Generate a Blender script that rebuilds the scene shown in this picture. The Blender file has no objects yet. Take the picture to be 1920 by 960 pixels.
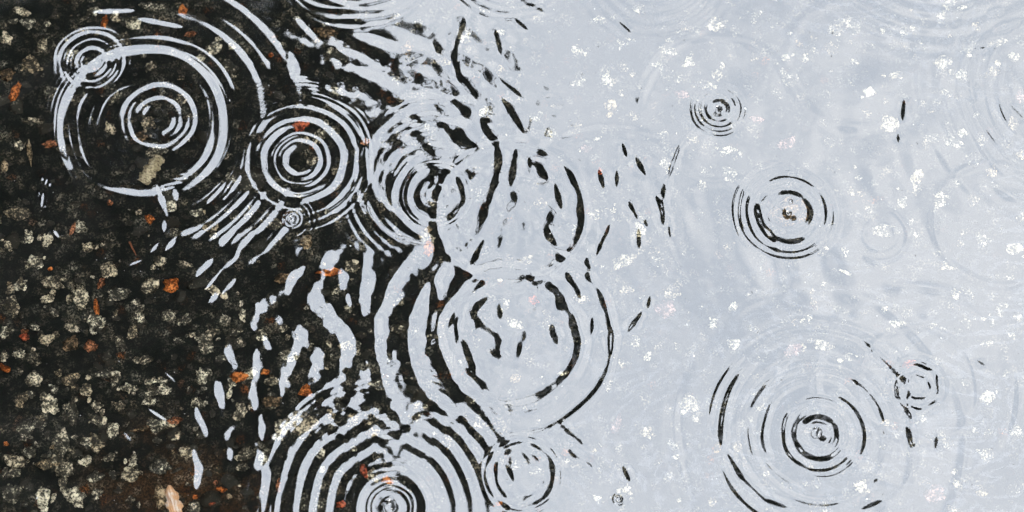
import bpy, math, random
import numpy as np
from mathutils import Vector, Matrix, noise as mnoise
R = math.radians
rng = np.random.default_rng(7)
random.seed(7)
SC = bpy.context.scene
COL = SC.collection

# ------------------------------------------------------------------ camera
TILT = R(17.0); DIST = 1.8; WID = 0.9
cam_d = bpy.data.cameras.new('camera'); cam = bpy.data.objects.new('camera', cam_d); COL.objects.link(cam)
cam.location = (0, -DIST*math.sin(TILT), DIST*math.cos(TILT))
cam.rotation_euler = (TILT, 0, 0)
cam_d.sensor_width = 36; cam_d.lens = 36*DIST/WID
cam_d.clip_start = 0.05; cam_d.clip_end = 2000
cam_d.dof.use_dof = True; cam_d.dof.focus_distance = DIST; cam_d.dof.aperture_fstop = 3.4
SC.camera = cam

# ------------------------------------------------------------------ world, sun, exposure
SUN_EL, SUN_ROT = R(42), R(150)
w = bpy.data.worlds.new('World'); SC.world = w; w.use_nodes = True
nt = w.node_tree; nt.nodes.clear()
N = nt.nodes.new; L = nt.links.new
out = N('ShaderNodeOutputWorld'); bg = N('ShaderNodeBackground')
sky = N('ShaderNodeTexSky'); sky.sky_type = 'NISHITA'; sky.sun_disc = False
sky.sun_elevation = SUN_EL; sky.sun_rotation = SUN_ROT
tc = N('ShaderNodeTexCoord')
no = N('ShaderNodeTexNoise'); no.inputs['Scale'].default_value = 7.0; no.inputs['Detail'].default_value = 4
no.inputs['Roughness'].default_value = 0.5; no.inputs['Distortion'].default_value = 0.8
cr = N('ShaderNodeValToRGB')
cr.color_ramp.elements[0].position = 0.36; cr.color_ramp.elements[0].color = (6.0, 6.55, 7.35, 1)
cr.color_ramp.elements[1].position = 0.66; cr.color_ramp.elements[1].color = (7.95, 8.3, 8.8, 1)
mx = N('ShaderNodeMix'); mx.data_type = 'RGBA'; mx.inputs[0].default_value = 0.93
L(tc.outputs['Generated'], no.inputs['Vector']); L(no.outputs['Fac'], cr.inputs['Fac'])
L(sky.outputs[0], mx.inputs[6]); L(cr.outputs[0], mx.inputs[7])
L(mx.outputs[2], bg.inputs['Color']); bg.inputs['Strength'].default_value = 0.1
L(bg.outputs[0], out.inputs['Surface'])
sd = bpy.data.lights.new('sun', 'SUN'); sd.energy = 1.3; sd.angle = R(35); sd.color = (1, .97, .92)
sun = bpy.data.objects.new('sun', sd); COL.objects.link(sun)
sun.rotation_euler = (R(90)-SUN_EL, 0, math.pi - SUN_ROT)
SC.view_settings.view_transform = 'Standard'; SC.view_settings.look = 'None'
SC.view_settings.exposure = 2.37; SC.view_settings.gamma = 1.0
SC.render.engine = 'CYCLES'
SC.cycles.use_denoising = True
SC.cycles.caustics_refractive = True; SC.cycles.caustics_reflective = True
SC.cycles.blur_glossy = 0.0; SC.cycles.max_bounces = 10

# ------------------------------------------------------------------ helpers
PXM = WID/1920.0                                # metres per photograph pixel at the water
def at(px, py, z=0.0):                          # a place in the puddle given by its position in the photograph
    dx = (px-960)*PXM/DIST; dy = (480-py)*PXM/DIST
    ct, st = math.cos(TILT), math.sin(TILT)
    d = Vector((dx, st+dy*ct, -ct+dy*st))
    o = cam.location
    t = (0-o.z)/d.z
    p = o+d*t
    if z < 0:                                   # below the water the ray bends
        d.normalize(); s = 1/1.33
        c1 = -d.z; k = math.sqrt(1-s*s*(1-c1*c1))
        r = d*s + Vector((0, 0, 1))*(s*c1-k)
        p = p + r*(z/r.z)
    elif z > 0:
        p = o+d*((z-o.z)/d.z)
    return p
def meshobj(name, V, F, mat=None, smooth=False, parent=None):
    me = bpy.data.meshes.new(name)
    V = np.asarray(V, dtype=np.float32)
    if isinstance(F, np.ndarray):
        k = F.shape[1]
        me.vertices.add(len(V)); me.vertices.foreach_set('co', V.ravel())
        me.loops.add(F.size); me.loops.foreach_set('vertex_index', F.astype(np.int32).ravel())
        me.polygons.add(len(F)); me.polygons.foreach_set('loop_start', np.arange(0, F.size, k, dtype=np.int32))
        me.update(calc_edges=True); me.validate() if len(F) < 200000 else None
    else:
        me.from_pydata([tuple(v) for v in V], [], F); me.update()
    if smooth:
        me.polygons.foreach_set('use_smooth', np.ones(len(me.polygons), dtype=bool))
    if mat: me.materials.append(mat)
    o = bpy.data.objects.new(name, me); COL.objects.link(o)
    if parent: o.parent = parent
    return o
def tag(o, label=None, cat=None, group=None, kind=None):
    if label: o['label'] = label
    if cat: o['category'] = cat
    if group: o['group'] = group
    if kind: o['kind'] = kind
    return o
def empty(name, loc, rz=0):
    o = bpy.data.objects.new(name, None); COL.objects.link(o); o.location = loc; o.rotation_euler.z = rz
    return o
class NT:
    def __init__(s, name):
        s.m = bpy.data.materials.new(name); s.m.use_nodes = True; s.t = s.m.node_tree; s.t.nodes.clear()
        s.out = s.n('ShaderNodeOutputMaterial')
    def n(s, t, **kw):
        x = s.t.nodes.new(t)
        for k, v in kw.items():
            if k in x.inputs: x.inputs[k].default_value = v
            else: setattr(x, k, v)
        return x
    def l(s, a, b): s.t.links.new(a, b)
    def ramp(s, src, stops, interp='LINEAR'):
        r = s.n('ShaderNodeValToRGB'); r.color_ramp.interpolation = interp
        e = r.color_ramp.elements
        while len(e) < len(stops): e.new(0.5)
        for i, (p, c) in enumerate(stops):
            e[i].position = p; e[i].color = (c, c, c, 1) if not isinstance(c, tuple) else (*c, 1)
        s.l(src, r.inputs[0]); return r.outputs[0]
    def math(s, op, a, b=None, c=None):
        x = s.n('ShaderNodeMath', operation=op)
        for i, v in enumerate((a, b, c)):
            if v is None: continue
            if isinstance(v, (int, float)): x.inputs[i].default_value = v
            else: s.l(v, x.inputs[i])
        return x.outputs[0]
    def mix(s, f, a, b, blend='MIX'):
        x = s.n('ShaderNodeMix', data_type='RGBA', blend_type=blend)
        for i, v in ((0, f), (6, a), (7, b)):
            if isinstance(v, (int, float)): x.inputs[i].default_value = v
            elif isinstance(v, tuple): x.inputs[i].default_value = (*v, 1)
            else: s.l(v, x.inputs[i])
        return x.outputs[2]

DEPTH = -0.009
# ------------------------------------------------------------------ materials
def mat_water():
    t = NT('rain_water')
    ref = t.n('ShaderNodeBsdfRefraction', Roughness=0.0, IOR=1.33); ref.inputs['Color'].default_value = (.96, .97, .965, 1)
    gl = t.n('ShaderNodeBsdfGlossy', Roughness=0.0); gl.inputs['Color'].default_value = (1, 1, 1, 1)
    lw = t.n('ShaderNodeLayerWeight', Blend=0.5)
    p5 = t.math('POWER', lw.outputs['Facing'], 5.0)
    fac = t.math('MULTIPLY_ADD', p5, 0.83, 0.17)
    tc = t.n('ShaderNodeTexCoord')
    # very slight disturbance of the skin of the water: drifting film
    nz = t.n('ShaderNodeTexNoise', Scale=7.0, Detail=5.0, Roughness=0.55, Distortion=2.2)
    mp = t.n('ShaderNodeMapping'); mp.inputs['Scale'].default_value = (1.0, 2.0, 1.0); mp.inputs['Rotation'].default_value = (0, 0, R(25))
    t.l(tc.outputs['Object'], mp.inputs[0]); t.l(mp.outputs[0], nz.inputs['Vector'])
    mixs = t.n('ShaderNodeMixShader'); t.l(fac, mixs.inputs[0]); t.l(ref.outputs[0], mixs.inputs[1]); t.l(gl.outputs[0], mixs.inputs[2])
    # thin film of road dust and oil drifting in marbled streaks
    dif = t.n('ShaderNodeBsdfDiffuse'); dif.inputs['Color'].default_value = (.62, .64, .68, 1)
    band = t.math('SINE', t.math('MULTIPLY', nz.outputs['Fac'], 55.0))
    band = t.math('POWER', t.math('MULTIPLY_ADD', band, 0.5, 0.5), 6.0)
    n2 = t.n('ShaderNodeTexNoise', Scale=3.0, Detail=2.0); t.l(tc.outputs['Object'], n2.inputs['Vector'])
    patch = t.ramp(n2.outputs['Fac'], [(0.42, 0.0), (0.62, 1.0)])
    sx = t.n('ShaderNodeSeparateXYZ'); t.l(tc.outputs['Object'], sx.inputs[0])
    side = t.ramp(t.math('ADD', sx.outputs[0], t.math('MULTIPLY', n2.outputs['Fac'], .2)), [(0.10, 0.0), (0.26, 1.0)])
    film = t.math('MULTIPLY', t.math('MULTIPLY', t.math('MULTIPLY', band, patch), side), 0.08)
    m2 = t.n('ShaderNodeMixShader'); t.l(film, m2.inputs[0]); t.l(mixs.outputs[0], m2.inputs[1]); t.l(dif.outputs[0], m2.inputs[2])
    t.l(m2.outputs[0], t.out.inputs[0])
    return t.m
def mat_asphalt():
    t = NT('wet_asphalt')
    tc = t.n('ShaderNodeTexCoord'); P = tc.outputs['Object']
    n1 = t.n('ShaderNodeTexNoise', Scale=620.0, Detail=5.0, Roughness=0.7); t.l(P, n1.inputs['Vector'])
    v = t.n('ShaderNodeTexVoronoi', Scale=130.0, Randomness=1.0); t.l(P, v.inputs['Vector'])
    n3 = t.n('ShaderNodeTexNoise', Scale=45.0, Detail=3.0, Roughness=0.6); t.l(P, n3.inputs['Vector'])
    # chips of stone showing through the binder: dim, broken up grains
    grain = t.ramp(n1.outputs['Fac'], [(0.49, 0.0), (0.60, 1.0)])
    area = t.ramp(n3.outputs['Fac'], [(0.50, 0.0), (0.66, 1.0)])
    sep = t.n('ShaderNodeSeparateColor'); t.l(v.outputs['Color'], sep.inputs[0])
    cell = t.ramp(sep.outputs[0], [(0.2, 0.12), (0.9, 1.0)])
    near = t.ramp(v.outputs['Distance'], [(0.40, 1.0), (0.70, 0.15)])
    chip = t.math('MULTIPLY', t.math('MULTIPLY', cell, near), grain)
    k = t.math('MULTIPLY', t.math('MULTIPLY_ADD', area, 0.6, 0.12), chip)
    warm = t.mix(sep.outputs[1], (.55, .50, .37), (.52, .42, .27))
    rust = t.ramp(sep.outputs[2], [(0.93, 0.0), (0.96, 1.0)])
    warm = t.mix(rust, warm, (.45, .15, .04))
    col = t.mix(k, (.0030, .0038, .0030), warm)
    # brown staining, strongest in the low left corner and in a few patches
    n4 = t.n('ShaderNodeTexNoise', Scale=6.0, Detail=4.0, Roughness=0.6); t.l(P, n4.inputs['Vector'])
    sx = t.n('ShaderNodeVectorMath', operation='DISTANCE'); t.l(P, sx.inputs[0]); sx.inputs[1].default_value = (-.29, -.24, 0)
    cor = t.ramp(sx.outputs['Value'], [(0.02, 0.6), (0.12, 0.0)])
    st = t.math('MULTIPLY', t.math('MULTIPLY', t.ramp(n4.outputs['Fac'], [(0.44, 0.0), (0.60, 1.0)]), cor), t.ramp(n3.outputs['Fac'], [(0.45, 0.0), (0.55, 1.0)]))
    col = t.mix(st, col, t.mix(t.ramp(n1.outputs['Fac'], [(0.4, 0.0), (0.7, 1.0)]), (.006, .004, .002), (.30, .12, .03)))
    b = t.n('ShaderNodeBsdfPrincipled', Roughness=0.6); t.l(col, b.inputs['Base Color']); b.inputs['Specular IOR Level'].default_value = 0.1
    bp = t.n('ShaderNodeBump', Strength=0.6, Distance=0.0008); t.l(n1.outputs['Fac'], bp.inputs['Height']); t.l(bp.outputs[0], b.inputs['Normal'])
    t.l(b.outputs[0], t.out.inputs[0]); return t.m
def mat_stone(name, lo, hi, dark=(.012, .012, .010), thr=0.48, scale=520, use_attr=False, solid=0.0):
    t = NT(name)
    tc = t.n('ShaderNodeTexCoord'); P = tc.outputs['Object'] if use_attr else None
    if P is None:
        g = t.n('ShaderNodeNewGeometry'); P = g.outputs['Position']
    n1 = t.n('ShaderNodeTexNoise', Scale=scale, Detail=5.0, Roughness=0.7); t.l(P, n1.inputs['Vector'])
    n2 = t.n('ShaderNodeTexNoise', Scale=scale*0.3, Detail=2.0); t.l(P, n2.inputs['Vector'])
    s = t.math('ADD', t.math('MULTIPLY', n1.outputs['Fac'], 0.72), t.math('MULTIPLY', n2.outputs['Fac'], 0.28))
    if use_attr:
        at_ = t.n('ShaderNodeAttribute', attribute_name='tint'); sp = t.n('ShaderNodeSeparateColor'); t.l(at_.outputs['Color'], sp.inputs[0])
        s = t.math('ADD', s, t.math('MULTIPLY', t.math('SUBTRACT', sp.outputs[0], 0.5), 0.22))
    k = t.ramp(s, [(thr-0.05, solid+.02), (thr+0.02, .18), (thr+0.075, 1.0)])
    c = t.mix(t.ramp(n2.outputs['Fac'], [(0.35, 0.0), (0.65, 1.0)]), lo, hi)
    if use_attr: c = t.mix(sp.outputs[1], c, (.50, .34, .17))
    col = t.mix(k, dark, c)
    b = t.n('ShaderNodeBsdfPrincipled', Roughness=0.65); t.l(col, b.inputs['Base Color']); b.inputs['Specular IOR Level'].default_value = 0.1
    bp = t.n('ShaderNodeBump', Strength=0.5, Distance=0.0006); t.l(n1.outputs['Fac'], bp.inputs['Height']); t.l(bp.outputs[0], b.inputs['Normal'])
    t.l(b.outputs[0], t.out.inputs[0]); return t.m
def mat_simple(name, col, rough=0.7, var=0.3, scale=8.0):
    t = NT(name); g = t.n('ShaderNodeTexCoord')
    n1 = t.n('ShaderNodeTexNoise', Scale=scale, Detail=4.0); t.l(g.outputs['Object'], n1.inputs['Vector'])
    c = t.mix(n1.outputs['Fac'], tuple(x*(1-var) for x in col), tuple(x*(1+var) for x in col))
    b = t.n('ShaderNodeBsdfPrincipled', Roughness=rough); t.l(c, b.inputs['Base Color']); t.l(b.outputs[0], t.out.inputs[0]); return t.m
def mat_drop():
    t = NT('drop_water')
    g = t.n('ShaderNodeBsdfGlass', Roughness=0.0, IOR=1.33); t.l(g.outputs[0], t.out.inputs[0]); return t.m
M_water = mat_water(); M_asph = mat_asphalt()
M_pale = mat_stone('pale_stone', (.56, .48, .32), (1.0, .90, .66), use_attr=True, thr=0.53, scale=560)
STONE = dict(
    orange=mat_stone('orange_stone', (.50, .12, .02), (.80, .27, .07), dark=(.08, .020, .006), thr=0.47),
    rust=mat_stone('rust_stone', (.36, .12, .04), (.56, .24, .12), dark=(.03, .012, .006), thr=0.48),
    tan=mat_stone('tan_stone', (.36, .24, .12), (.55, .42, .26), dark=(.03, .02, .01), thr=0.48),
    brown=mat_stone('brown_stone', (.22, .14, .07), (.34, .22, .12), dark=(.015, .012, .008), thr=0.50),
    red=mat_stone('red_stone', (.50, .08, .03), (.62, .16, .07), dark=(.04, .010, .006), thr=0.48),
    pink=mat_stone('pink_stone', (.40, .22, .18), (.55, .34, .28), dark=(.05, .03, .025), thr=0.50),
)
M_drop = mat_drop()

# ------------------------------------------------------------------ ground
def rect(x0, x1, y0, y1, z): return [(x0, y0, z), (x1, y0, z), (x1, y1, z), (x0, y1, z)]
gx = np.concatenate([[-1.75], np.linspace(-1.72, 1.9, 60), np.linspace(2.1, 6.5, 14)])
gy = np.concatenate([-np.geomspace(400, 2.4, 22), np.linspace(-2.2, 2.2, 70), np.geomspace(2.4, 400, 22)])
GX, GY = np.meshgrid(gx, gy, indexing='ij')
rr = np.sqrt((GX/1.35)**2+(GY/1.6)**2)
GZ = DEPTH + 0.016*np.clip((rr-0.62)/0.5, 0, 1)**1.3
idx = np.arange(GX.size).reshape(GX.shape)
F = np.stack([idx[:-1, :-1], idx[1:, :-1], idx[1:, 1:], idx[:-1, 1:]], -1).reshape(-1, 4)
road = meshobj('road', np.stack([GX, GY, GZ], -1).reshape(-1, 3), F, M_asph, True); tag(road, kind='structure')
M_verge = mat_simple('verge_grass', (.05, .075, .025), 0.9, .4, 3)
verge = meshobj('ground', rect(-400, -1.9, -400, 400, .11)+rect(6.65, 400, -400, 400, .11), [(0, 1, 2, 3), (4, 5, 6, 7)], M_verge); tag(verge, kind='structure')
M_kerb = mat_simple('kerb_concrete', (.28, .27, .25), .8, .15, 20)
kv, kf = [], []
for x0, x1 in ((-1.9, -1.75), (6.5, 6.65)):
    b = len(kv); kv += rect(x0, x1, -400, 400, -.05)+rect(x0, x1, -400, 400, .12)
    kf += [tuple(b+i for i in q) for q in ((3, 2, 1, 0), (4, 5, 6, 7), (0, 1, 5, 4), (1, 2, 6, 5), (2, 3, 7, 6), (3, 0, 4, 7))]
kerb = meshobj('kerb', kv, kf, M_kerb); tag(kerb, kind='structure')

# ------------------------------------------------------------------ the rippled water
def axis(lo, hi, step, outer):
    core = np.arange(lo, hi, step)
    g = np.cumsum(np.geomspace(step, 0.12, 40)); g = g[g < outer]
    return np.concatenate([(lo-g)[::-1], core, hi+g])
SP = 0.00046
ax_x = axis(-0.50, 0.50, SP, 1.22); ax_y = axis(-0.275, 0.285, SP, 1.5)
WX, WY = np.meshgrid(ax_x, ax_y, indexing='ij')
U = WX/PXM; V = -WY/PXM                       # ripple coordinates, in photograph-pixel lengths on the water, V down
H = np.zeros_like(WX)
def cuv(px, py):
    p = at(px, py); return p.x/PXM, -p.y/PXM
def wob(az, seed, n=7):
    r = np.random.default_rng(seed); o = np.zeros_like(az)
    for k in range(1, n+1):
        o += r.normal()/math.sqrt(n)*np.cos(k*1.7*az*1.0 + r.uniform(0, 6.28)) if False else r.normal()/math.sqrt(n)*np.cos(k*az + r.uniform(0, 6.28))
    return o
seedc = [100]
def field(px, py, rmax):
    cu, cv = cuv(px, py)
    i0, i1 = np.searchsorted(ax_x, (cu-rmax)*PXM), np.searchsorted(ax_x, (cu+rmax)*PXM)
    j0, j1 = np.searchsorted(ax_y, (-cv-rmax)*PXM), np.searchsorted(ax_y, (-cv+rmax)*PXM)
    sl = (slice(i0, i1), slice(j0, j1))
    du = U[sl]-cu; dv = V[sl]-cv
    return sl, np.hypot(du, dv), np.arctan2(-dv, du)
def window(az, a0, a1, soft=12):
    c = R((a0+a1)/2); h = R(abs(a1-a0)/2)
    d = np.abs((az-c+math.pi) % (2*math.pi)-math.pi)
    return 1/(1+np.exp((d-h)/R(soft)*3))
def ring(px, py, r0, wd, s, a0=None, a1=None, jit=0.014, am=0.2, soft=12, asym=0.0):
    """one crest: radius r0 px, half width wd px, greatest slope s"""
    sl, r, az = field(px, py, r0+4*wd+10)
    if r.size == 0: return
    seedc[0] += 1
    rr = r - r0*(1+jit*wob(az, seedc[0]))
    a = s*wd*PXM/0.86*(1+am*wob(az, seedc[0]+500))
    if a0 is not None: a = a*window(az, a0, a1, soft)
    H[sl] += a*np.exp(-(rr/wd)**2)
def closed(px, py, r0, wd, s, am=.12, up=.35):
    ring(px, py, r0, wd, s, am=am, jit=.01); ring(px, py, r0, wd, s*up, 45, 135, am=.05, jit=0); ring(px, py, r0, wd, s*up, 225, 315, am=.05, jit=0)
def train(px, py, r0, r1, lam, s, a0=None, a1=None, jit=0.012, am=0.2, ph=0.0, chirp=0.0, soft=14):
    """a packet of waves between radii r0 and r1"""
    sl, r, az = field(px, py, r1+lam*2)
    if r.size == 0: return
    seedc[0] += 1
    rr = r*(1+jit*wob(az, seedc[0]))
    x = (rr-r0)
    env = 1/(1+np.exp(-(rr-r0)/(lam*.35)))*1/(1+np.exp((rr-r1)/(lam*.5)))
    a = s*lam*PXM/6.283*(1+am*wob(az, seedc[0]+500))
    if a0 is not None: a = a*window(az, a0, a1, soft)
    H[sl] += a*env*np.cos(6.283*(x/lam*(1+chirp*x/(r1-r0+1e-6)))+ph)
def dimple(px, py, rd, h):
    sl, r, az = field(px, py, rd*4)
    H[sl] += h*np.exp(-(r/rd)**2)
def waves(cx, cy, rx, ry, lam0, lam1, s, n, ang=None, spread=180, seed=1):
    """wandering interference in one patch of the puddle"""
    r = np.random.default_rng(seed)
    cu, cv = cuv(cx, cy)
    i0, i1 = np.searchsorted(ax_x, (cu-3*rx)*PXM), np.searchsorted(ax_x, (cu+3*rx)*PXM)
    j0, j1 = np.searchsorted(ax_y, (-cv-3*ry)*PXM), np.searchsorted(ax_y, (-cv+3*ry)*PXM)
    sl = (slice(i0, i1), slice(j0, j1)); u = U[sl]; v = V[sl]
    env = np.exp(-(((u-cu)/rx)**2+((v-cv)/ry)**2)**1.5*0.7)
    h = np.zeros_like(u)
    for k in range(n):
        lam = math.exp(r.uniform(math.log(lam0), math.log(lam1)))
        th = R(r.uniform(0, 360)) if ang is None else R(ang+r.uniform(-spread, spread))
        h += s/math.sqrt(n)*1.4*lam*PXM/6.283*np.cos(6.283*(u*math.cos(th)-v*math.sin(th))/lam+r.uniform(0, 6.28))
    H[sl] += h*env

# the large drop at upper left
F_ = (266, 236)
ring(*F_, 147, 14, .125, am=.12); ring(*F_, 128, 7, .07, 120, 250)
F2_ = (297, 223)
ring(*F2_, 63, 9, .115, am=.08); ring(*F2_, 37, 9, .12, -70, 170, am=.1)
ring(*F_, 83, 5, .06, 100, 240); ring(*F_, 98, 5, .05, 150, 230)
ring(*F_, 183, 6, .075, 20, 85); ring(*F_, 196, 6, .06, -60, -15); ring(*F_, 178, 5, .06, 60, 100)
ring(*F_, 228, 12, .085, -5, 75, am=.3); ring(*F_, 296, 11, .07, 15, 68, am=.3); ring(*F_, 262, 8, .05, 20, 60, am=.3)
ring(*F_, 242, 8, .12, -72, -32, am=.5); ring(*F_, 272, 8, .12, -68, -30, am=.5); ring(*F_, 305, 9, .12, -62, -30, am=.5); ring(*F_, 345, 9, .11, -62, -34, am=.5); ring(*F_, 215, 7, .09, -60, -20, am=.5)
G_ = (172, 116)
ring(*G_, 58, 7, .13); ring(*G_, 44, 5, .11); ring(*G_, 24, 6, .12); ring(*G_, 70, 4, .05)
train(330, 440, 20, 130, 9, .04, 70, 110)
# drop at (558, 300)
H_ = (562, 300)
ring(*H_, 104, 6, .085); ring(*H_, 76, 9, .11); ring(*H_, 51, 4.5, .12); ring(*H_, 34, 8, .115, am=.05)
ring(*H_, 122, 5, .09, -80, 70); ring(*H_, 135, 4, .06, -95, 60)
train(*H_, 60, 140, 8, .035, -130, -60); train(*H_, 110, 175, 8, .05, 80, 125)
I_ = (548, 411)
ring(*I_, 16, 2.6, .12); ring(*I_, 9, 2.4, .26); dimple(*I_, 5, .0006)
train(548, 411, 22, 50, 9, .035, -90, 60)
train(*H_, 110, 145, 9, .05, -60, 80, am=.4); train(*F_, 158, 185, 9, .045, 100, 200, am=.5); train(*F_, 158, 190, 10, .05, -40, 60, am=.5); train(*F2_, 78, 100, 8, .04, -60, 60, am=.4)
# middle drops
A_ = (818, 365)
ring(*A_, 56, 7, .10, am=.08); ring(*A_, 65, 2.6, .10); ring(*A_, 30, 8, .07, 90, 300); ring(*A_, 18, 5, .07)
ring(*A_, 84, 7, .09, 110, 260)
ring(812, 305, 126, 11, .10, 90, 260, am=.15); ring(812, 320, 152, 8, .05, 150, 270)
B_ = (958, 400)
ring(*B_, 141, 10, .115, am=.15); ring(*B_, 100, 8, .035, 110, 220, am=.5); train(822, 345, 92, 180, 16, .035, 85, 255, am=.4)
ring(*B_, 178, 5, .08, -35, 0, am=.6)
C_ = (955, 634)
train(*C_, 60, 125, 17, .022, 110, 250, am=.5)
ring(*C_, 133, 13, .125, am=.25, jit=.02); ring(*C_, 190, 8, .12, -100, 60, am=.25, jit=.018); ring(*C_, 186, 13, .10, 120, 260, am=.2, jit=.018); ring(*C_, 246, 12, .085, 140, 215, am=.3)
ring(*C_, 98, 7, .045, 150, 230, am=.5)
# drop at the bottom edge
D_ = (733, 952)
train(*D_, 92, 250, 30, .085, chirp=-.06, am=.35, ph=0.6, jit=.02); ring(*D_, 63, 13, .16, am=.1)
ring(*D_, 42, 3.4, .18); ring(*D_, 34, 2.8, .16); ring(*D_, 14, 4, .2)
ring(*D_, 262, 8, .06, 20, 170)
E_ = (978, 890)
ring(*E_, 62, 6, .14, am=.2); ring(*E_, 73, 3.4, .11, am=.3); ring(*E_, 45, 5, .05, am=.6)
# sharp fresh rings at the right
J_ = (1348, 204)
closed(*J_, 52, 2.8, .26, am=.2, up=.25); closed(*J_, 44, 3.6, .29, up=.25); closed(*J_, 34.5, 4.4, .33, up=.25); closed(*J_, 22, 7.5, .30, am=.15, up=.2); dimple(1352, 205, 7, .0010)
K_ = (1478, 399)
ring(*K_, 92, 2.8, .20, 120, 230); closed(*K_, 87, 4, .28); closed(*K_, 75, 6, .29, up=.25); closed(*K_, 49, 12, .27, am=.1, up=.15); ring(*K_, 27, 3, .13); dimple(1487, 400, 14, .0021)
ring(*K_, 103, 2.8, .20, 100, 215); ring(*K_, 101, 2.8, .21, -50, -10)
ring(*K_, 236, 6, .155, 135, 190, am=.5)
P_ = (1535, 815)
ring(*P_, 25, 3, .16); dimple(1542, 815, 9, .0015); closed(*P_, 39, 9, .31, am=.15, up=.2); closed(*P_, 55, 3.5, .12); ring(*P_, 63, 5, .27, 140, 245, am=.2); ring(*P_, 63, 4, .25, -110, -35, am=.2)
ring(*P_, 60, 4, .12); ring(*P_, 71, 3, .20, 20, 110); ring(*P_, 76, 2.6, .22, -100, -30)
ring(*P_, 88, 6.5, .26, -28, 66, am=.15); ring(*P_, 99, 5, .23, 145, 200, am=.2); ring(*P_, 108, 3, .21, 205, 245)
ring(*P_, 130, 5.5, .24, 5, 60, am=.15); ring(*P_, 125, 6, .12); ring(*P_, 100, 5, .08, 60, 140); ring(*P_, 112, 5, .08, 50, 130)
ring(*P_, 176, 7, .24, 135, 185, am=.2); ring(*P_, 200, 5, .22, 138, 170, am=.3); ring(*P_, 183, 7, .21, 200, 250, am=.4)
ring(*P_, 176, 7, .11, -30, 50, am=.5); ring(*P_, 150, 5, .10, 0, 200); ring(*P_, 190, 9, .11, 50, 120); ring(*P_, 215, 9, .09, 30, 130)
Q_ = (1722, 722)
ring(*Q_, 40, 4.5, .24, am=.4, jit=.05); ring(*Q_, 22, 4, .21, am=.5, jit=.06); ring(*Q_, 56, 4, .08, am=.4); ring(*Q_, 110, 7, .06)
S_ = (2010, 170)
ring(*S_, 190, 5, .19, 150, 225, am=.35); ring(*S_, 165, 4, .13, 150, 225, am=.4); ring(*S_, 140, 5, .20, 165, 215, am=.5); ring(*S_, 215, 6, .09, 140, 225)
T_ = (1650, 440)
ring(*T_, 52, 5, .07, -120, 60); ring(*T_, 30, 5, .03)
ring(1160, 936, 9, 2.4, .2); ring(1160, 936, 16, 2.4, .06)
# arcs coming from drops beyond the top edge
L_ = (668, -120)
for k, (rad, sl_) in enumerate(((130, .045), (146, .055), (163, .06), (180, .06), (196, .055))):
    ring(*L_, rad, 5.5, sl_, 215, 325, am=.45, jit=.02)
train(960, -90, 60, 150, 16, .05, 200, 300, am=.5)
train(1230, -60, 60, 160, 22, .035, 200, 330, am=.5)
train(1760, -210, 130, 340, 34, .07, 200, 330, am=.5)
# long faint swell rings across the bright side
for (cx, cy, r_, wd, s) in ((1150, 560, 330, 10, .035), (1348, 204, 150, 10, .035), (1535, 815, 270, 12, .04), (1722, 722, 190, 9, .04), (1870, 420, 120, 8, .045),
                            (1600, 120, 130, 10, .03), (2010, 170, 290, 10, .05), (2010, 170, 250, 9, .05)):
    ring(cx, cy, r_, wd, s, am=.8)
# wandering waves where the sources meet
waves(690, 110, 150, 90, 34, 80, .038, 9, ang=80, spread=40, seed=3)
waves(570, 560, 100, 100, 55, 100, .035, 5, ang=20, spread=35, seed=4)
waves(620, 640, 110, 130, 40, 70, .045, 6, ang=20, spread=40, seed=5)
waves(930, 330, 160, 170, 36, 74, .028, 9, ang=15, spread=45, seed=6)
waves(1000, 560, 160, 160, 34, 70, .030, 9, ang=10, spread=50, seed=8)
waves(880, 120, 110, 110, 34, 70, .024, 8, ang=0, spread=60, seed=9)
waves(1180, 370, 110, 110, 30, 60, .035, 7, ang=5, spread=30, seed=10)
waves(440, 720, 75, 170, 30, 52, .02, 7, seed=11)
waves(1050, 870, 90, 70, 28, 50, .03, 7, ang=30, spread=40, seed=12)
waves(1650, 300, 420, 320, 60, 150, .030, 14, seed=13)
waves(880, 780, 90, 60, 26, 50, .03, 8, ang=60, spread=50, seed=31)
train(*D_, 150, 260, 12, .035, 60, 200, am=.5)
waves(830, 250, 120, 80, 24, 50, .03, 8, ang=70, spread=50, seed=32)
waves(960, 480, 1100, 600, 10, 26, .0035, 14, seed=14)
waves(830, 330, 170, 150, 14, 28, .004, 12, seed=24)
waves(950, 560, 190, 230, 14, 28, .006, 12, seed=25)
waves(620, 700, 200, 200, 14, 28, .016, 12, seed=26)
waves(640, 140, 160, 90, 14, 28, .012, 12, seed=27)
waves(733, 780, 130, 60, 20, 50, .055, 8, ang=90, spread=50, seed=22)

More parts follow.
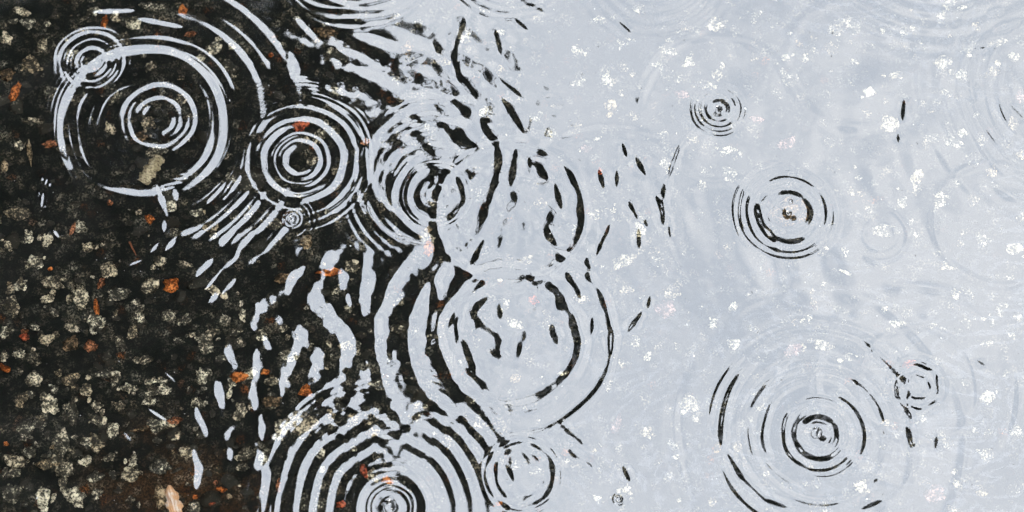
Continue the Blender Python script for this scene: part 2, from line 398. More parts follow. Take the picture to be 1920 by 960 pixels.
# short crests: on the bright side their left faces mirror the tree, on the dark side their right faces mirror the sky
def crest(pts, wd, s, face, jag=.10):
    """a short steep face along pts leaning towards face"""
    P = np.array([cuv(*p) for p in pts]); m = wd*3.4
    i0, i1 = np.searchsorted(ax_x, (P[:, 0].min()-m)*PXM), np.searchsorted(ax_x, (P[:, 0].max()+m)*PXM)
    j0, j1 = np.searchsorted(ax_y, (-P[:, 1].max()-m)*PXM), np.searchsorted(ax_y, (-P[:, 1].min()+m)*PXM)
    sl = (slice(i0, i1), slice(j0, j1)); u = U[sl]; v = V[sl]
    if u.size == 0: return
    # the line as a smooth dense chain, each link with its own normal
    seg = np.hypot(*(P[1:]-P[:-1]).T); cum = np.concatenate([[0], np.cumsum(seg)]); tot = cum[-1]
    n = max(3, int(tot/3)); tt = np.linspace(0, tot, n)
    Q = np.stack([np.interp(tt, cum, P[:, 0]), np.interp(tt, cum, P[:, 1])], 1)
    for _ in range(3 if n > 6 else 0): Q[1:-1] = (Q[:-2]+2*Q[1:-1]+Q[2:])/4
    T = np.gradient(Q, axis=0); T /= np.hypot(T[:, 0], T[:, 1])[:, None]+1e-9
    Nn = np.stack([-T[:, 1], T[:, 0]], 1); fv = np.array([face[0], -face[1]])
    if (Nn.mean(0)@fv) < 0: Nn = -Nn
    seedc[0] += 1; r_ = np.random.default_rng(seedc[0])
    num = np.zeros_like(u); den = np.full_like(u, 1e-6); env = np.zeros_like(u)
    ph1, ph2 = r_.uniform(0, 6, 2)
    for k in range(n):
        f = tt[k]/tot; tap = .55+.45*math.sin(math.pi*f)**.6
        w_ = wd*tap*(1+jag*(math.sin(tt[k]/wd*1.2+ph1)+.6*math.sin(tt[k]/wd*2.9+ph2)))
        du = u-Q[k, 0]; dv = v-Q[k, 1]; q = (du*du+dv*dv)/w_**2
        g = np.exp(-q*1.6)+1e-12
        num += g*(du*Nn[k, 0]+dv*Nn[k, 1]); den += g; env = np.maximum(env, np.exp(-q))
    H[sl] -= s*PXM*(num/den)*env
DARK = """870,40 858,75 850,108 862,150|7;872,150 893,186|11;856,197 897,216|12;838,240 884,272|13;905,235 930,270 936,302 928,340 918,372|8;
944,190 960,212 976,237|8;966,288 958,342|8;992,300 992,322|6;1003,310 1024,330|9;1042,350 1052,387|7;1026,438 1038,453|9;1028,186 1050,193|5;
967,37 987,53|4;980,2 1015,18|6;1168,272 1174,290|5;1194,300 1209,326|7;1124,323 1131,347|5;1156,323 1156,347|4;1181,384 1193,407|7;
1232,373 1245,400 1256,442|6;1197,433 1198,460|6;1272,278 1254,332|4;1163,43 1181,59|3;1141,425 1119,476|4;902,530 852,575 832,625 806,650|9;
812,535 823,580 815,622|10;856,620 875,665 890,705 916,731|9;893,600 932,631|9;878,587 912,560|7;820,650 845,705 886,751|8;1036,622 1043,636|8;
1100,488 1104,514|8;1062,515 1084,551|9;918,660 952,673|5;993,524 1007,537|6;1040,549 1050,552|5;1147,624 1145,657|7;1201,589 1180,617|6;
1218,559 1215,574|4;1070,850 1107,871|5;1169,879 1179,898|5;1053,798 1088,828|6;949,874 961,898|5;1622,642 1650,668 1682,702|7;1692,698 1681,742|7;
1706,724 1701,747|5;1689,759 1708,781|5;1700,804 1708,832|6;1756,821 1754,837|5;1833,676 1844,684|4;1440,939 1472,951|6;1620,953 1649,940|5;
1695,191 1692,222|7;1684,254 1684,264|4;1824,161 1830,187|5;1896,199 1918,221|5;1855,26 1879,19|4;1864,58 1908,41|4;1829,91 1848,89|4;
1365,853 1390,895 1432,936|7;1408,547 1412,550|3;940,150 975,178|5;760,300 742,330|6;1110,600 1108,625|5;930,60 938,95|5;905,455 880,500|6"""
LIGHT = """711,326 722,305 750,286 774,277|7;724,326 734,311 748,296|6;700,520 688,575|10;660,590 652,560|9;180,22 246,20|5;265,36 338,50|6;350,405 385,390 418,353|8;312,466 331,445|8;344,436 371,428|8;284,471 299,455|5;388,480 415,464 437,434|9;
444,476 470,440|8;466,486 490,458|8;102,434 109,443|6;78,386 81,364|5;85,345 88,338|4;295,350 305,380 313,402|6;327,358 331,372|5;308,418 308,432|6;
245,496 263,489|4;371,513 396,489|9;420,502 446,482|7;386,542 413,509|5;420,547 439,527|7;394,563 406,554|9;424,658 441,682|12;408,722 416,757|11;
280,768 308,786|9;369,772 386,812|9;429,806 441,800|8;434,826 451,820|10;364,850 373,880 369,908|10;429,848 433,856|9;234,814 243,823|6;
311,700 326,713|5;522,553 487,578 478,608 500,642|15;606,520 594,596 566,640|19;556,652 545,692|12;540,546 549,520 567,505|11;480,658 481,702|12;
474,722 478,762|11;489,783 492,822|8;484,850 490,884|12;502,890 506,965|12;640,470 600,500 570,505|14;655,560 640,630|13;690,480 676,560|10;
590,70 560,40|8;640,95 690,110|9;560,130 545,100|7;620,170 660,180|8"""
def specs(t):
    for spec in t.split(';'):
        p, wd = spec.strip().split('|'); pts = [tuple(float(v) for v in q.split(',')) for q in p.split()]
        yield pts, float(wd), sum(p[0] for p in pts)/len(pts)
for pts, wd, xm in specs(DARK):
    crest(pts, wd*1.55+1, 1.64e-4*max(110, xm-640)*(1.75 if xm < 1300 else 1.35)+.035, (-1, -.45))
for pts, wd, xm in specs(LIGHT):
    crest(pts, wd*1.45+1, min(.15, 1.64e-4*max(60, 650-xm)*1.75+.04), (1, .45))

edge = np.clip((0.62-np.maximum(np.abs(WX)*1.0, np.abs(WY)*1.55))/0.12, 0, 1)
H *= edge
idx = np.arange(WX.size, dtype=np.int32).reshape(WX.shape)
F = np.stack([idx[:-1, :-1], idx[1:, :-1], idx[1:, 1:], idx[:-1, 1:]], -1).reshape(-1, 4)
water = meshobj('water', np.stack([WX, WY, H], -1).reshape(-1, 3), F, M_water, True)
tag(water, kind='structure')
def water_z(px, py):
    p = at(px, py); i = np.searchsorted(ax_x, p.x); j = np.searchsorted(ax_y, p.y)
    return float(H[i, j])
del WX, WY, U, V, F, idx

# ------------------------------------------------------------------ trees, seen mirrored in the water
M_leaf = mat_simple('dark_leaf', (.022, .030, .016), .7, .35, 2.0)
M_bark = mat_simple('bark', (.05, .042, .034), .9, .3, 12.0)
def leaves(centres, radii, n, size, r):
    k = r.choice(len(centres), n, p=radii**2/np.sum(radii**2))
    d = r.normal(size=(n, 3)); d /= np.linalg.norm(d, axis=1)[:, None]
    p = centres[k]+d*(radii[k]*r.uniform(.15, 1, n)**.5)[:, None]
    a = r.normal(size=(n, 3)); a /= np.linalg.norm(a, axis=1)[:, None]
    b = np.cross(a, r.normal(size=(n, 3))); b /= np.linalg.norm(b, axis=1)[:, None]
    s = size*r.uniform(.6, 1.3, n)[:, None]
    Vv = np.stack([p-a*s, p-b*s*.42-a*s*.1, p+a*s, p+b*s*.42-a*s*.1], 1).reshape(-1, 3)
    return Vv, np.arange(4*n).reshape(-1, 4)
def tube(pts, rad, seg=9):
    Vv, Ff = [], []
    for i, p in enumerate(pts):
        p = Vector(p); q = Vector(pts[min(i+1, len(pts)-1)])-Vector(pts[max(i-1, 0)])
        u = q.orthogonal().normalized() if abs(q.normalized().z) < .99 else Vector((1, 0, 0)); v = q.normalized().cross(u).normalized(); u = v.cross(q.normalized())
        for s in range(seg):
            a = 2*math.pi*s/seg; Vv.append(p+(u*math.cos(a)+v*math.sin(a))*rad[i])
    for i in range(len(pts)-1):
        for s in range(seg):
            Ff.append((i*seg+s, i*seg+(s+1) % seg, (i+1)*seg+(s+1) % seg, (i+1)*seg+s))
    return Vv, Ff
def tree(name, loc, trunk_top, centres, radii, n, size, label, seed, group=None):
    r = np.random.default_rng(seed)
    t = empty(name, loc); tag(t, label, 'tree', group)
    Vv, Ff = leaves(centres, radii, n, size, r)
    meshobj('crown', Vv, Ff, M_leaf, False, t)
    allv, allf = [], []
    tt = Vector(trunk_top); h = tt.z
    pts = [Vector((0, 0, 0))+(tt*f)+Vector((.06*math.sin(5*f), .05*math.cos(4*f)-.05, 0)) for f in (0, .1, .35, .6, .85, 1)]
    a, b = tube(pts, [.26, .2, .17, .14, .1, .06]); allv += a; allf += b
    for c in centres[::3]:
        f = r.uniform(.5, .9); s0 = tt*f; c = Vector(c); mid = (s0+c)/2+Vector((0, 0, .15*h/8))
        a, b = tube([s0, mid, c], [.07, .045, .015], 6); k = len(allv); allv += a; allf += [tuple(k+i for i in q) for q in b]
    meshobj('trunk', allv, allf, M_bark, True, t)
    return t
base = Vector((-3.5, .7, .11))
r = np.random.default_rng(21)
cs, rs = [], []
while len(cs) < 210:
    q = r.uniform(-1, 1, 3)
    if q[0]**4+q[1]**4+q[2]**4 > 1: continue
    y = q[1]*2.6; x = q[0]*1.22 + .05*y; z = q[2]*.8
    cs.append((-2.12+x-base.x, 1.30+y-base.y, 8.0+z-base.z)); rs.append(r.uniform(.30, .46))
edge_x = [(-1.6, -1.2), (0.0, -1.05), (1.2, -.93), (1.7, -.80), (2.1, -.68), (2.6, -.58), (3.2, -.68), (3.8, -.95), (4.4, -1.4)]
for y in np.arange(-1.4, 4.1, .16):
    xe = float(np.interp(y, [e[0] for e in edge_x], [e[1] for e in edge_x])); rd = r.uniform(.2, .3)
    cs.append((xe-rd*.8-base.x, y-base.y, r.uniform(7.2, 7.7)-base.z)); rs.append(rd)
for (x, y, z, rd) in ((-.5, 3.0, 7.3, .16), (-.12, 2.85, 7.2, .11), (-.62, 1.7, 7.5, .10), ):
    cs.append((x-base.x, y-base.y, z-base.z)); rs.append(rd)
tree('street_tree', base, (1.1, .4, 7.9), np.array(cs), np.array(rs), 140000, .05,
     'dark leafy tree mirrored as the black left side of the puddle', 5)
r = np.random.default_rng(41)
b2 = Vector((-3.4, -4.4, .11)); cs2, rs2 = [], []  # unseen second tree, added and spread wide so steep ring faces mirror dark
while len(cs2) < 300:
    q = r.uniform(-1, 1, 3)
    if q[0]**4+q[1]**4+q[2]**4 > 1: continue
    cs2.append((.7+q[0]*3.9-b2.x, -3.2+q[1]*2.3-b2.y, 7.4+q[2]*1.3-b2.z)); rs2.append(r.uniform(.35, .55))
tree('street_tree', b2, (3.4, .3, 7.2), np.array(cs2), np.array(rs2), 110000, .075,
     'unseen dark tree added behind the viewer to darken the steep fresh rings', 15)
r = np.random.default_rng(31)
cs = np.array([(q[0]*2.3, q[1]*2.3, 4.6+q[2]*3.0) for q in [v for v in r.uniform(-1, 1, (200, 3)) if np.linalg.norm(v) < 1][:60]])
far = tree('far_tree', Vector((0, 0, .11)), (0, 0, 6.8), cs, r.uniform(.6, .95, len(cs)), 16000, .16, 'bushy dark tree standing on the verge round the road', 6, 'trees along the verges')
spots = [(-5.0, 8.0), (-6.6, 4.2), (-6.4, .2), (-6.2, -3.8), (-5.5, -8.0), (8.9, 6.5), (9.6, 1.0), (9.2, -4.6), (8.8, -10), (-4.6, 13.5), (8.6, 12.5)]
for i, (x, y) in enumerate(spots):
    lab = 'bushy dark tree %s the road, %s' % (('left of' if x < 0 else 'right of'), ('first', 'second', 'third', 'fourth', 'fifth', 'sixth')[sum(1 for q in spots if (q[0] < 0) == (x < 0) and q[1] > y)]+' from the far end of its row')
    if i == 0: o = far
    else:
        o = far.copy(); COL.objects.link(o)
        for ch in far.children:
            c = ch.copy(); COL.objects.link(c); c.parent = o
    o['label'] = lab
    o.location = (x, y, .11); o.rotation_euler.z = i*1.3; s = .9+.25*random.random(); o.scale = (s, s, s)

# ------------------------------------------------------------------ stones in the asphalt
import bmesh
def ico(sub):
    bm = bmesh.new(); bmesh.ops.create_icosphere(bm, subdivisions=sub, radius=1); bm.verts.ensure_lookup_table()
    Vv = np.array([v.co[:] for v in bm.verts]); Ff = np.array([[v.index for v in f.verts] for f in bm.faces]); bm.free(); return Vv, Ff
ICO3 = ico(3); ICO2 = ico(2)
def blob(wd, hg, ht, ang, seed, base=ICO3, rough=.28):
    """a broken chip: wd x hg across, ht high, edges knocked off by random planes"""
    r = np.random.default_rng(seed); Vv = base[0].copy()
    n = Vv/np.linalg.norm(Vv, axis=1)[:, None]
    for _ in range(9):
        d = r.normal(size=3); d[2] *= .5; d /= np.linalg.norm(d); t = r.uniform(.62, .9)
        k = Vv@d; Vv -= np.maximum(k-t, 0)[:, None]*d
    o = r.uniform(0, 50, 3)
    m = np.array([mnoise.noise(Vector(v*2.2+o)) + .5*mnoise.noise(Vector(v*5.0+o)) for v in n])
    Vv *= (1+rough*m)[:, None]
    Vv = Vv*np.array([wd/2, hg/2, ht])
    c, s = math.cos(ang), math.sin(ang)
    return np.stack([Vv[:, 0]*c-Vv[:, 1]*s, Vv[:, 0]*s+Vv[:, 1]*c, Vv[:, 2]], 1)
Z = {1: (0, 0), 2: (480, 0), 3: (960, 0), 4: (1440, 0), 5: (0, 480), 6: (480, 480), 7: (960, 480), 8: (1440, 480)}
PALE = {
3: "765,95,100,60 835,115,50,60 640,100,50,50 590,190,80,60 668,230,50,50 420,250,60,60 250,195,70,50 355,300,50,50 245,310,60,50 585,280,100,80 725,315,70,40 775,285,40,60 370,400,50,60 405,345,35,30 85,440,60,50 145,500,60,60 680,530,55,90 570,610,40,60 810,560,60,50 820,655,80,60 715,700,40,60 770,745,40,50 450,435,60,40 240,470,50,40 920,130,60,50 915,50,80,60 910,215,40,50 318,520,25,25 565,500,50,40 100,760,50,40 220,860,70,60 380,790,30,30 310,810,50,40 480,860,50,60 490,820,30,30 720,640,40,40 540,940,40,40 810,930,40,40 330,75,70,50 470,35,40,40 410,165,30,25",
4: "270,95,100,60 165,205,80,50 235,180,50,50 80,305,60,60 30,345,40,50 65,215,40,40 325,230,40,30 475,285,70,40 455,465,80,70 675,510,80,80 700,545,50,30 655,235,70,70 730,280,70,50 850,265,70,50 750,170,50,60 860,160,80,40 920,215,50,60 680,20,80,50 230,530,60,50 205,465,20,25 580,390,30,30 555,670,70,90 500,755,60,70 340,665,40,30 310,715,30,30 700,690,40,30 840,645,50,40 770,750,50,50 640,750,80,50 430,870,70,50 540,875,40,60 605,850,30,25 720,910,30,30 800,895,50,70 920,935,70,50 200,950,40,30 285,935,20,25 740,870,40,40 260,630,30,40 945,820,30,60 950,580,40,40 880,860,20,20 380,345,50,50 590,545,30,50 20,80,60,60 800,520,60,40 510,115,40,40 430,115,30,30 780,100,30,50",
7: "420,20,80,60 540,20,60,50 600,135,80,60 430,130,60,40 830,190,50,50 750,250,50,50 460,320,50,40 510,375,30,50 620,340,25,30 670,365,40,30 710,355,20,30 420,400,60,30 140,250,70,50 50,20,60,40 665,560,80,80 590,580,60,50 330,800,25,40 770,720,40,50 500,660,50,40 420,870,60,60 585,830,40,50 630,915,25,25 310,735,30,30 930,50,30,30 750,920,40,40 830,330,50,40 860,450,30,30 320,910,40,30 360,490,30,30 490,160,40,30 900,270,40,30 600,710,60,40 930,140,50,40 190,440,40,20",
8: "755,145,50,60 702,143,40,40 745,250,50,60 505,255,40,40 520,215,40,50 565,275,25,25 615,260,35,25 205,335,60,40 305,375,50,40 130,345,40,40 150,230,40,30 870,75,70,40 840,250,30,40 870,210,30,40 935,225,50,60 920,300,30,30 815,330,50,30 895,445,40,30 820,530,60,60 575,600,60,40 740,475,40,50 830,660,50,30 820,750,60,60 670,695,60,50 585,840,40,35 350,865,50,60 430,710,30,30 180,850,40,40 800,885,50,40 690,950,70,40 710,855,40,30 320,155,30,20 290,60,50,20 100,245,30,25 930,655,60,50 780,655,40,30 440,625,50,30 60,860,40,30 630,800,30,30 170,935,40,30 170,170,30,40 275,200,80,30 435,195,30,20 915,880,50,50 670,45,60,20",
5: "130,25,50,60 195,100,90,60 75,110,60,40 400,50,60,80 300,155,60,90 560,110,80,100 445,145,90,60 45,185,60,90 205,210,40,35 180,160,50,50 270,268,60,50 20,285,40,50 125,265,50,40 170,315,60,60 360,245,70,60 435,218,20,25 525,230,50,50 635,225,60,60 495,290,40,60 450,320,40,50 665,315,40,20 720,295,30,30 845,240,50,60 700,240,40,50 910,220,30,50 890,330,60,50 770,335,60,60 15,375,30,40 75,370,60,40 140,380,40,40 125,460,90,80 220,440,30,30 265,465,60,50 205,500,50,40 325,500,50,60 395,440,80,40 550,390,50,40 435,460,40,40 475,495,50,40 600,505,80,50 760,450,50,80 740,550,60,60 710,505,20,20 185,560,90,70 80,540,60,60 270,590,40,100 360,565,40,50 560,545,50,40 450,570,40,40 95,650,70,60 150,630,50,30 365,615,50,50 420,655,50,60 225,700,70,90 110,740,60,60 360,700,60,80 50,770,80,50 170,780,90,50 245,800,70,80 325,770,60,50 410,755,50,30 500,770,40,50 700,735,60,60 650,670,90,50 905,580,50,70 815,735,30,30 930,745,80,50 600,790,90,60 490,820,60,50 360,830,60,50 20,810,30,40 45,890,70,80 165,905,60,100 280,900,80,60 365,890,40,40 490,915,40,40 730,945,60,50 910,795,50,30 280,540,30,30 940,440,50,60 870,470,40,50 860,520,30,50 590,630,80,50 560,470,40,30 690,30,60,30 600,20,50,50 800,130,60,40",
1: "80,45,60,40 25,145,60,60 120,245,80,70 175,90,30,40 265,205,50,70 160,170,40,60 100,90,80,40 70,550,50,60 190,340,60,40 60,800,100,60 430,365,40,60 555,460,60,50 560,250,60,40 805,185,80,70 500,85,70,60 570,30,70,40 410,480,40,60 870,680,50,70 640,770,60,70 880,810,60,40 930,800,50,60 400,920,60,40 30,920,50,50 330,930,50,40 180,900,40,60 790,850,60,70 130,450,70,30 860,250,60,60 600,560,60,70 430,70,60,40 350,40,60,40 470,150,60,50 680,370,50,50 640,880,60,40 740,800,40,40 300,850,50,50 110,890,60,50",
2: "240,510,60,60 310,210,110,60 300,340,90,40 210,600,60,50 295,640,30,30 70,840,80,50 780,130,60,80 400,60,80,40 520,60,40,30 530,300,40,40 920,120,30,30 915,265,50,50 610,90,40,40 860,420,50,50 700,230,50,40 850,720,50,50 640,900,70,50",
6: "360,40,60,50 90,270,60,50 20,300,50,50 130,380,60,50 340,340,70,40 60,550,70,50 470,480,70,40 540,170,30,40 370,610,60,50 280,600,50,50 100,640,60,60 180,680,50,50 60,470,50,40 240,740,50,50 590,280,30,30 720,700,40,60 800,540,40,40 830,630,50,40 600,600,60,60 440,660,60,40 510,850,80,60 250,860,30,40 30,760,50,60 600,270,40,30 930,180,60,60 350,190,40,40 300,130,40,40"}
sv, sf, st = [], [], []
cnt = 0
def add_chip(px, py, wd, hg, ht, tint, basem=ICO3, seed=0, pos=None, rough=.4, sink=0.0):
    global cnt
    p = at(px, py, DEPTH) if pos is None else Vector(pos)
    Vv = blob(wd*PXM, hg*PXM, ht, rng.uniform(-3, 3) if wd < hg*1.25 and hg < wd*1.25 else rng.uniform(-.5, .5), 1000+seed, basem, rough)
    Vv[:, 2] = np.where(Vv[:, 2] < 0, .3, 1)*Vv[:, 2] - sink
    Vv = Vv+np.array([p.x, p.y, DEPTH])
    sv.append(Vv); sf.append(basem[1]+cnt); cnt += len(Vv)
    st.append(np.tile(np.array([*tint, 1.0]), (len(Vv), 1)))
sd_ = 0
for z, s_ in PALE.items():
    ox, oy = Z[z]
    for q in s_.split():
        x, y, a, b = (float(v) for v in q.split(','))
        sd_ += 1; r = np.random.default_rng(sd_)
        yel = max(0, r.normal(.15, .3)); br = r.uniform(.35, .8); cx, cy = ox+x/2, oy+y/2; a /= 2; b /= 2
        add_chip(cx, cy, a*r.uniform(.75, 1.15), b*r.uniform(.75, 1.15), r.uniform(.0010, .0020), (br, yel, 0), seed=sd_, rough=r.uniform(.3, .6))
        for g_ in range(r.integers(1, 5)):
            u, v = r.normal(size=2)*.38; k = r.uniform(.22, .55)
            add_chip(cx+u*a, cy+v*b, k*a*r.uniform(.7, 1.5), k*b*r.uniform(.7, 1.5), r.uniform(.0008, .0018), (br+r.normal()*.15, yel, 0), ICO2, 9000+sd_*20+g_, rough=.5)
for k in range(3400):
    p = (rng.uniform(-.62, .62), rng.uniform(-.4, .42), 0); s_ = math.exp(rng.normal(math.log(8), .6))
    add_chip(0, 0, s_*rng.uniform(.8, 1.9), s_, rng.uniform(.0005, .0013), (rng.beta(.9, 2.5)*.9, max(0, rng.normal(.2, .35)), 0), ICO2, 50000+k, p, rough=.55)
chips = meshobj('stone_chips', np.concatenate(sv), np.concatenate(sf), M_pale, False)
ca = chips.data.color_attributes.new('tint', 'FLOAT_COLOR', 'POINT'); ca.data.foreach_set('color', np.concatenate(st).astype(np.float32).ravel())
tag(chips, 'pale crystalline aggregate set in the wet black asphalt under the water', 'aggregate', kind='stuff')

# coloured stones one can pick out, each its own thing: x, y, width, height, turn, kind, label
ST = [
(27,175,16,42,-20,'orange','long bright orange stone near the left edge beside the ripples'),
(195,42,13,26,-15,'orange','orange chip above the small overlapping ring at upper left'),
(342,20,16,22,10,'orange','orange stone by the top edge under the broad white arc'),
(357,64,28,10,5,'rust','flat rusty sliver between the big ring and the white arcs at top'),
(95,270,28,16,10,'rust','brown pink stone just left of the big ring'),
(56,285,9,46,8,'tan','thin upright tan splinter left of the big ring'),
(15,138,28,26,0,'brown','round brown stone at the left edge above the long orange one'),
(8,310,13,20,0,'tan','small ochre stone cut by the left edge under the brown pink one'),
(262,256,22,24,15,'brown','brown stone seen inside the innermost ring of the big ripple'),
(137,428,10,26,-15,'rust','narrow rusty chip below the big ring on the left'),
(281,411,16,20,20,'orange','orange chip under the lower rim of the big ring'),
(206,380,10,12,0,'rust','tiny rusty chip on the lower left rim of the big ring'),
(565,234,32,20,0,'red','red orange stone inside the ring of the second ripple'),
(508,103,9,10,0,'orange','tiny orange dot between the two long white arcs at top'),
(610,60,38,28,10,'brown','large brown stone under the blurred waves at top'),
(765,92,20,26,0,'brown','brown stone among the black and white waves at top centre'),
(573,454,26,24,20,'tan','golden tan stone below the tiny splash on the dark side'),
(685,265,18,14,0,'rust','rusty chip between the second ripple and the middle one'),
(803,464,20,32,-10,'orange','upright orange stone under the middle ripple'),
(802,430,16,14,0,'tan','small tan stone on the lower rim of the middle ripple'),
(95,504,9,9,0,'orange','little orange speck alone in the dark at far left'),
(189,532,13,20,-20,'rust','rusty chip directly above the thin orange splinter'),
(180,573,9,32,6,'orange','thin orange splinter standing upright in the dark area'),
(323,535,28,27,15,'orange','round pumpkin orange stone in the middle of the dark area'),
(46,632,22,13,-10,'red','red orange stone near the left edge, lower half'),
(45,621,14,9,10,'rust','small rusty chip touching the top of the red orange stone'),
(133,646,30,28,25,'brown','triangular brown pink stone, left of a pair'),
(170,650,26,22,-20,'rust','pale rusty stone, right of the triangular brown one'),
(9,690,22,12,-25,'orange','ochre orange stone cut by the left edge, lower half'),
(98,838,9,8,0,'tan','tiny yellow grain in a pale stone at lower left'),
(12,832,9,8,0,'orange','tiny orange grain close to the lower left edge'),
(450,706,34,22,10,'orange','wide orange tan stone beside a white glint, right of the dark area'),
(330,788,26,13,10,'rust','rusty chip right of a slanted white glint'),
(268,804,38,10,15,'brown','long dull brown chip below the slanted white glint'),
(302,930,24,40,10,'tan','ochre stone beside the cream petal at the bottom'),
(366,932,11,8,20,'orange','small orange chip right of the cream petal'),
(397,945,13,6,15,'red','flat red chip by the bottom edge right of the petal'),
(415,918,20,9,-15,'orange','orange yellow chip near the bottom right of the petal'),
(429,930,11,9,0,'tan','small ochre grain beside the orange yellow chip'),
(404,905,9,9,0,'rust','small round rusty grain above the orange yellow chip'),
(535,522,38,18,15,'brown','long brown stone at the left end of the pale wave crests'),
(618,510,42,14,5,'orange','long orange brown stone under the blurred white crest'),
(497,697,15,13,0,'orange','small orange stone above the large bottom ripple, left'),
(573,733,24,26,-20,'orange','orange stone on the upper left rings of the bottom ripple'),
(508,752,34,20,0,'brown','brown stone left of the rings of the bottom ripple'),
(522,910,9,26,0,'rust','narrow rusty chip between the outer rings of the bottom ripple'),
(640,947,18,13,0,'red','red orange stone in the white ring cut by the bottom edge'),
(682,884,12,26,20,'red','red chip inside the dark ring of the bottom ripple'),
(727,900,24,14,-20,'orange','orange stone in the middle of the bottom ripple'),
(934,945,16,8,10,'orange','little orange stone on the left rim of the small bottom ring'),
(1000,562,18,18,0,'red','red brown stone inside the large middle right ring'),
(965,710,22,15,10,'tan','tan stone near the foot of the large middle right ring'),
(1477,398,70,60,0,'brown','brown stone under the sharp splash ring on the bright side'),
(1099,279,22,12,-20,'pink','pink stone just right of the dark arc on the bright side'),
(1124,320,12,12,0,'red','small red stone with a dark fleck on the bright side'),
(1248,578,40,32,0,'pink','large pale pink stone in the middle of the bright side'),
(1155,798,18,34,-20,'pink','upright pinkish stone low in the centre of the bright side'),
(1705,680,26,14,20,'red','red stone above the small broken ring at lower right'),
(1752,925,38,30,10,'pink','large pink stone near the bottom right corner'),
(1475,268,34,22,20,'pink','faint pink stone between the two sharp splash rings'),
(1418,224,28,16,0,'pink','small pink stone just right of the upper sharp splash ring'),
(1278,176,30,16,0,'pink','flat pink stone left of the upper sharp splash ring'),
(1490,655,34,24,30,'pink','pinkish stone above the concentric ripple at lower right'),
(1914,180,18,30,0,'pink','pink stone cut by the right edge'),
]
for i, (x, y, a, b, ang, kind, lab) in enumerate(ST):
    p = at(x, y, DEPTH+.0012)
    Vv = blob(a*PXM*1.05, b*PXM*1.05, .0018, R(ang), 300+i, ICO3, .6)
    Vv[:, 2] *= np.where(Vv[:, 2] < 0, .5, 1)
    o = meshobj('stone', Vv, ICO3[1], STONE[kind], False); o.location = (p.x, p.y, DEPTH+.0010)
    tag(o, lab, 'stone', 'coloured stones in the asphalt')

# scrap of straw lying on the bottom under the big ring
def flat_scrap(name, px, py, ln, wd, ang, mat, label, cat, pts=12, tipf=None, arch=.001, z=DEPTH+.003):
    p = at(px, py, z); r = np.random.default_rng(int(px)); Vv, Ff = [], []
    for k in range(pts+1):
        f = k/pts; h = tipf(f) if tipf else 1.0
        for s, zz in ((-1, 0), (-.4, arch), (.4, arch), (1, 0)):
            Vv.append(((f-.5)*ln*PXM+r.normal()*.0002, s*wd*PXM/2*h*(1+.16*math.sin(k*.9+s*2+px)+.08*math.sin(k*2.3+s))+r.normal()*.00012, zz+arch*1.5*math.sin(f*3.1)))
    for k in range(pts):
        for s in range(3): a = k*4+s; Ff.append((a, a+4, a+5, a+1))
    o = meshobj(name, Vv, Ff, mat, True); o.location = p; o.rotation_euler.z = R(ang)
    m = o.modifiers.new('thick', 'SOLIDIFY'); m.thickness = .0004
    return tag(o, label, cat)
def mat_veined(name, c1, c2, dark, sx, sy):
    t = NT(name); g = t.n('ShaderNodeTexCoord'); mp = t.n('ShaderNodeMapping'); mp.inputs['Scale'].default_value = (sx, sy, 1)
    t.l(g.outputs['Object'], mp.inputs[0]); n1 = t.n('ShaderNodeTexNoise', Scale=1.0, Detail=5.0, Roughness=.65); t.l(mp.outputs[0], n1.inputs['Vector'])
    n2 = t.n('ShaderNodeTexNoise', Scale=150.0, Detail=3.0); t.l(g.outputs['Object'], n2.inputs['Vector'])
    c = t.mix(t.ramp(n2.outputs['Fac'], [(.42, 0.0), (.58, 1.0)]), c1, c2)
    c = t.mix(t.ramp(n1.outputs['Fac'], [(.36, 1.0), (.55, 0.0)]), c, dark)
    b = t.n('ShaderNodeBsdfPrincipled', Roughness=.9); t.l(c, b.inputs['Base Color']); b.inputs['Specular IOR Level'].default_value = .1
    bp = t.n('ShaderNodeBump', Strength=.6, Distance=.001); t.l(n1.outputs['Fac'], bp.inputs['Height']); t.l(bp.outputs[0], b.inputs['Normal'])
    t.l(b.outputs[0], t.out.inputs[0]); return t.m
M_petal = mat_veined('petal', (.88, .78, .66), (.80, .48, .26), (.45, .20, .08), 60, 700)
M_straw = mat_veined('straw', (.60, .50, .32), (.36, .29, .17), (.07, .05, .03), 520, 330)
M_twig = mat_simple('rusty_twig', (.30, .09, .03), .8, .3, 600)
flat_scrap('straw_scrap', 284, 318, 62, 24, 58, M_straw, 'tan ribbed scrap of straw under the lower ring of the big ripple', 'straw scrap', pts=26, tipf=lambda f: .8+.35*math.sin(f*2.6+.4))
flat_scrap('fallen_petal', 327, 948, 78, 27, -72, M_petal, 'cream and orange petal lying at the bottom edge, left', 'petal', tipf=lambda f: max(.02, math.sin(min(1, f*.97+.015)*math.pi))**.55, arch=.0006, pts=24)
flat_scrap('twig', 249, 466, 30, 4, -62, M_twig, 'thin rusty twig in the dark below the big ring', 'twig', tipf=lambda f: .5+.5*(1-f))

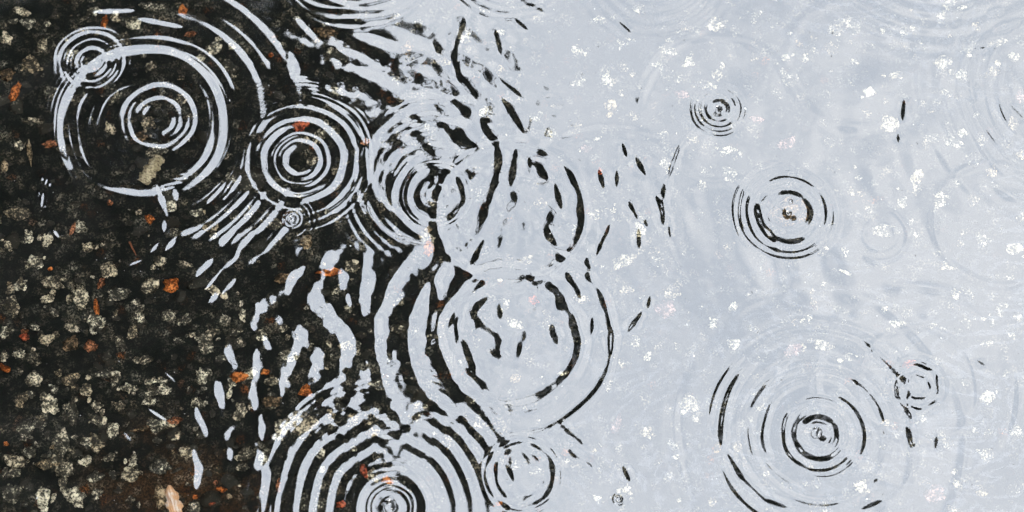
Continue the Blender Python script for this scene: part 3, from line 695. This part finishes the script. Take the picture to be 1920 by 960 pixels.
# rebounding drops and bubbles at the ring centres
DR = [(1348,206,7,'round clear bubble at the centre of the smallest sharp ring on the bright side'),
      (1478,401,4.5,'small grey drop over the brown stone in the sharp splash ring'),
      (1483,378,4,'tiny bright droplet above the grey drop in the same splash ring'),
      (1531,812,10,'clear drop in the middle of the concentric ripple at lower right'),
      (548,411,6,'tiny round drop in the dark just below the second ripple'),
      (733,950,11,'clear drop at the centre of the ripple cut by the bottom edge'),
      (1160,936,5,'tiny lone bubble near the bottom of the bright side')]
UV = ico(3)
for x, y, rad, lab in DR:
    Vv = UV[0]*rad*PXM; Vv[:, 2] *= .8
    o = meshobj('water_drop', Vv, UV[1], M_drop, True)
    p = at(x, y); o.location = (p.x, p.y, water_z(x, y)+rad*PXM*.55)
    tag(o, lab, 'water drop', 'drops thrown up at the ripple centres')

# dust afloat
r = np.random.default_rng(77); Vv, Ff = [], []; c = 0
for k in range(420):
    px, py = r.uniform(0, 1920), r.uniform(0, 960); p = at(px, py); s = math.exp(r.normal(math.log(.00028), .4)); z = water_z(px, py)+.00012
    q = ico_small = ICO2[0]*s*np.array([r.uniform(.6, 2.2), r.uniform(.5, 1), .35]); a = r.uniform(0, 3.14)
    q = np.stack([q[:, 0]*math.cos(a)-q[:, 1]*math.sin(a), q[:, 0]*math.sin(a)+q[:, 1]*math.cos(a), q[:, 2]], 1)+np.array([p.x, p.y, z])
    Vv.append(q); Ff.append(ICO2[1]+c); c += len(q)
def mat_dust():
    t = NT('floating_dust'); g = t.n('ShaderNodeNewGeometry')
    c = t.ramp(g.outputs['Random Per Island'], [(0.0, (.03, .028, .025)), (.5, (.03, .028, .025)), (.55, (.5, .5, .47)), (1.0, (.6, .6, .58))])
    b = t.n('ShaderNodeBsdfPrincipled', Roughness=.7); t.l(c, b.inputs['Base Color']); t.l(b.outputs[0], t.out.inputs[0]); return t.m
dust = meshobj('floating_dust', np.concatenate(Vv), np.concatenate(Ff), mat_dust(), True)
tag(dust, 'specks of dust and grit floating on the water', 'dust', kind='stuff')
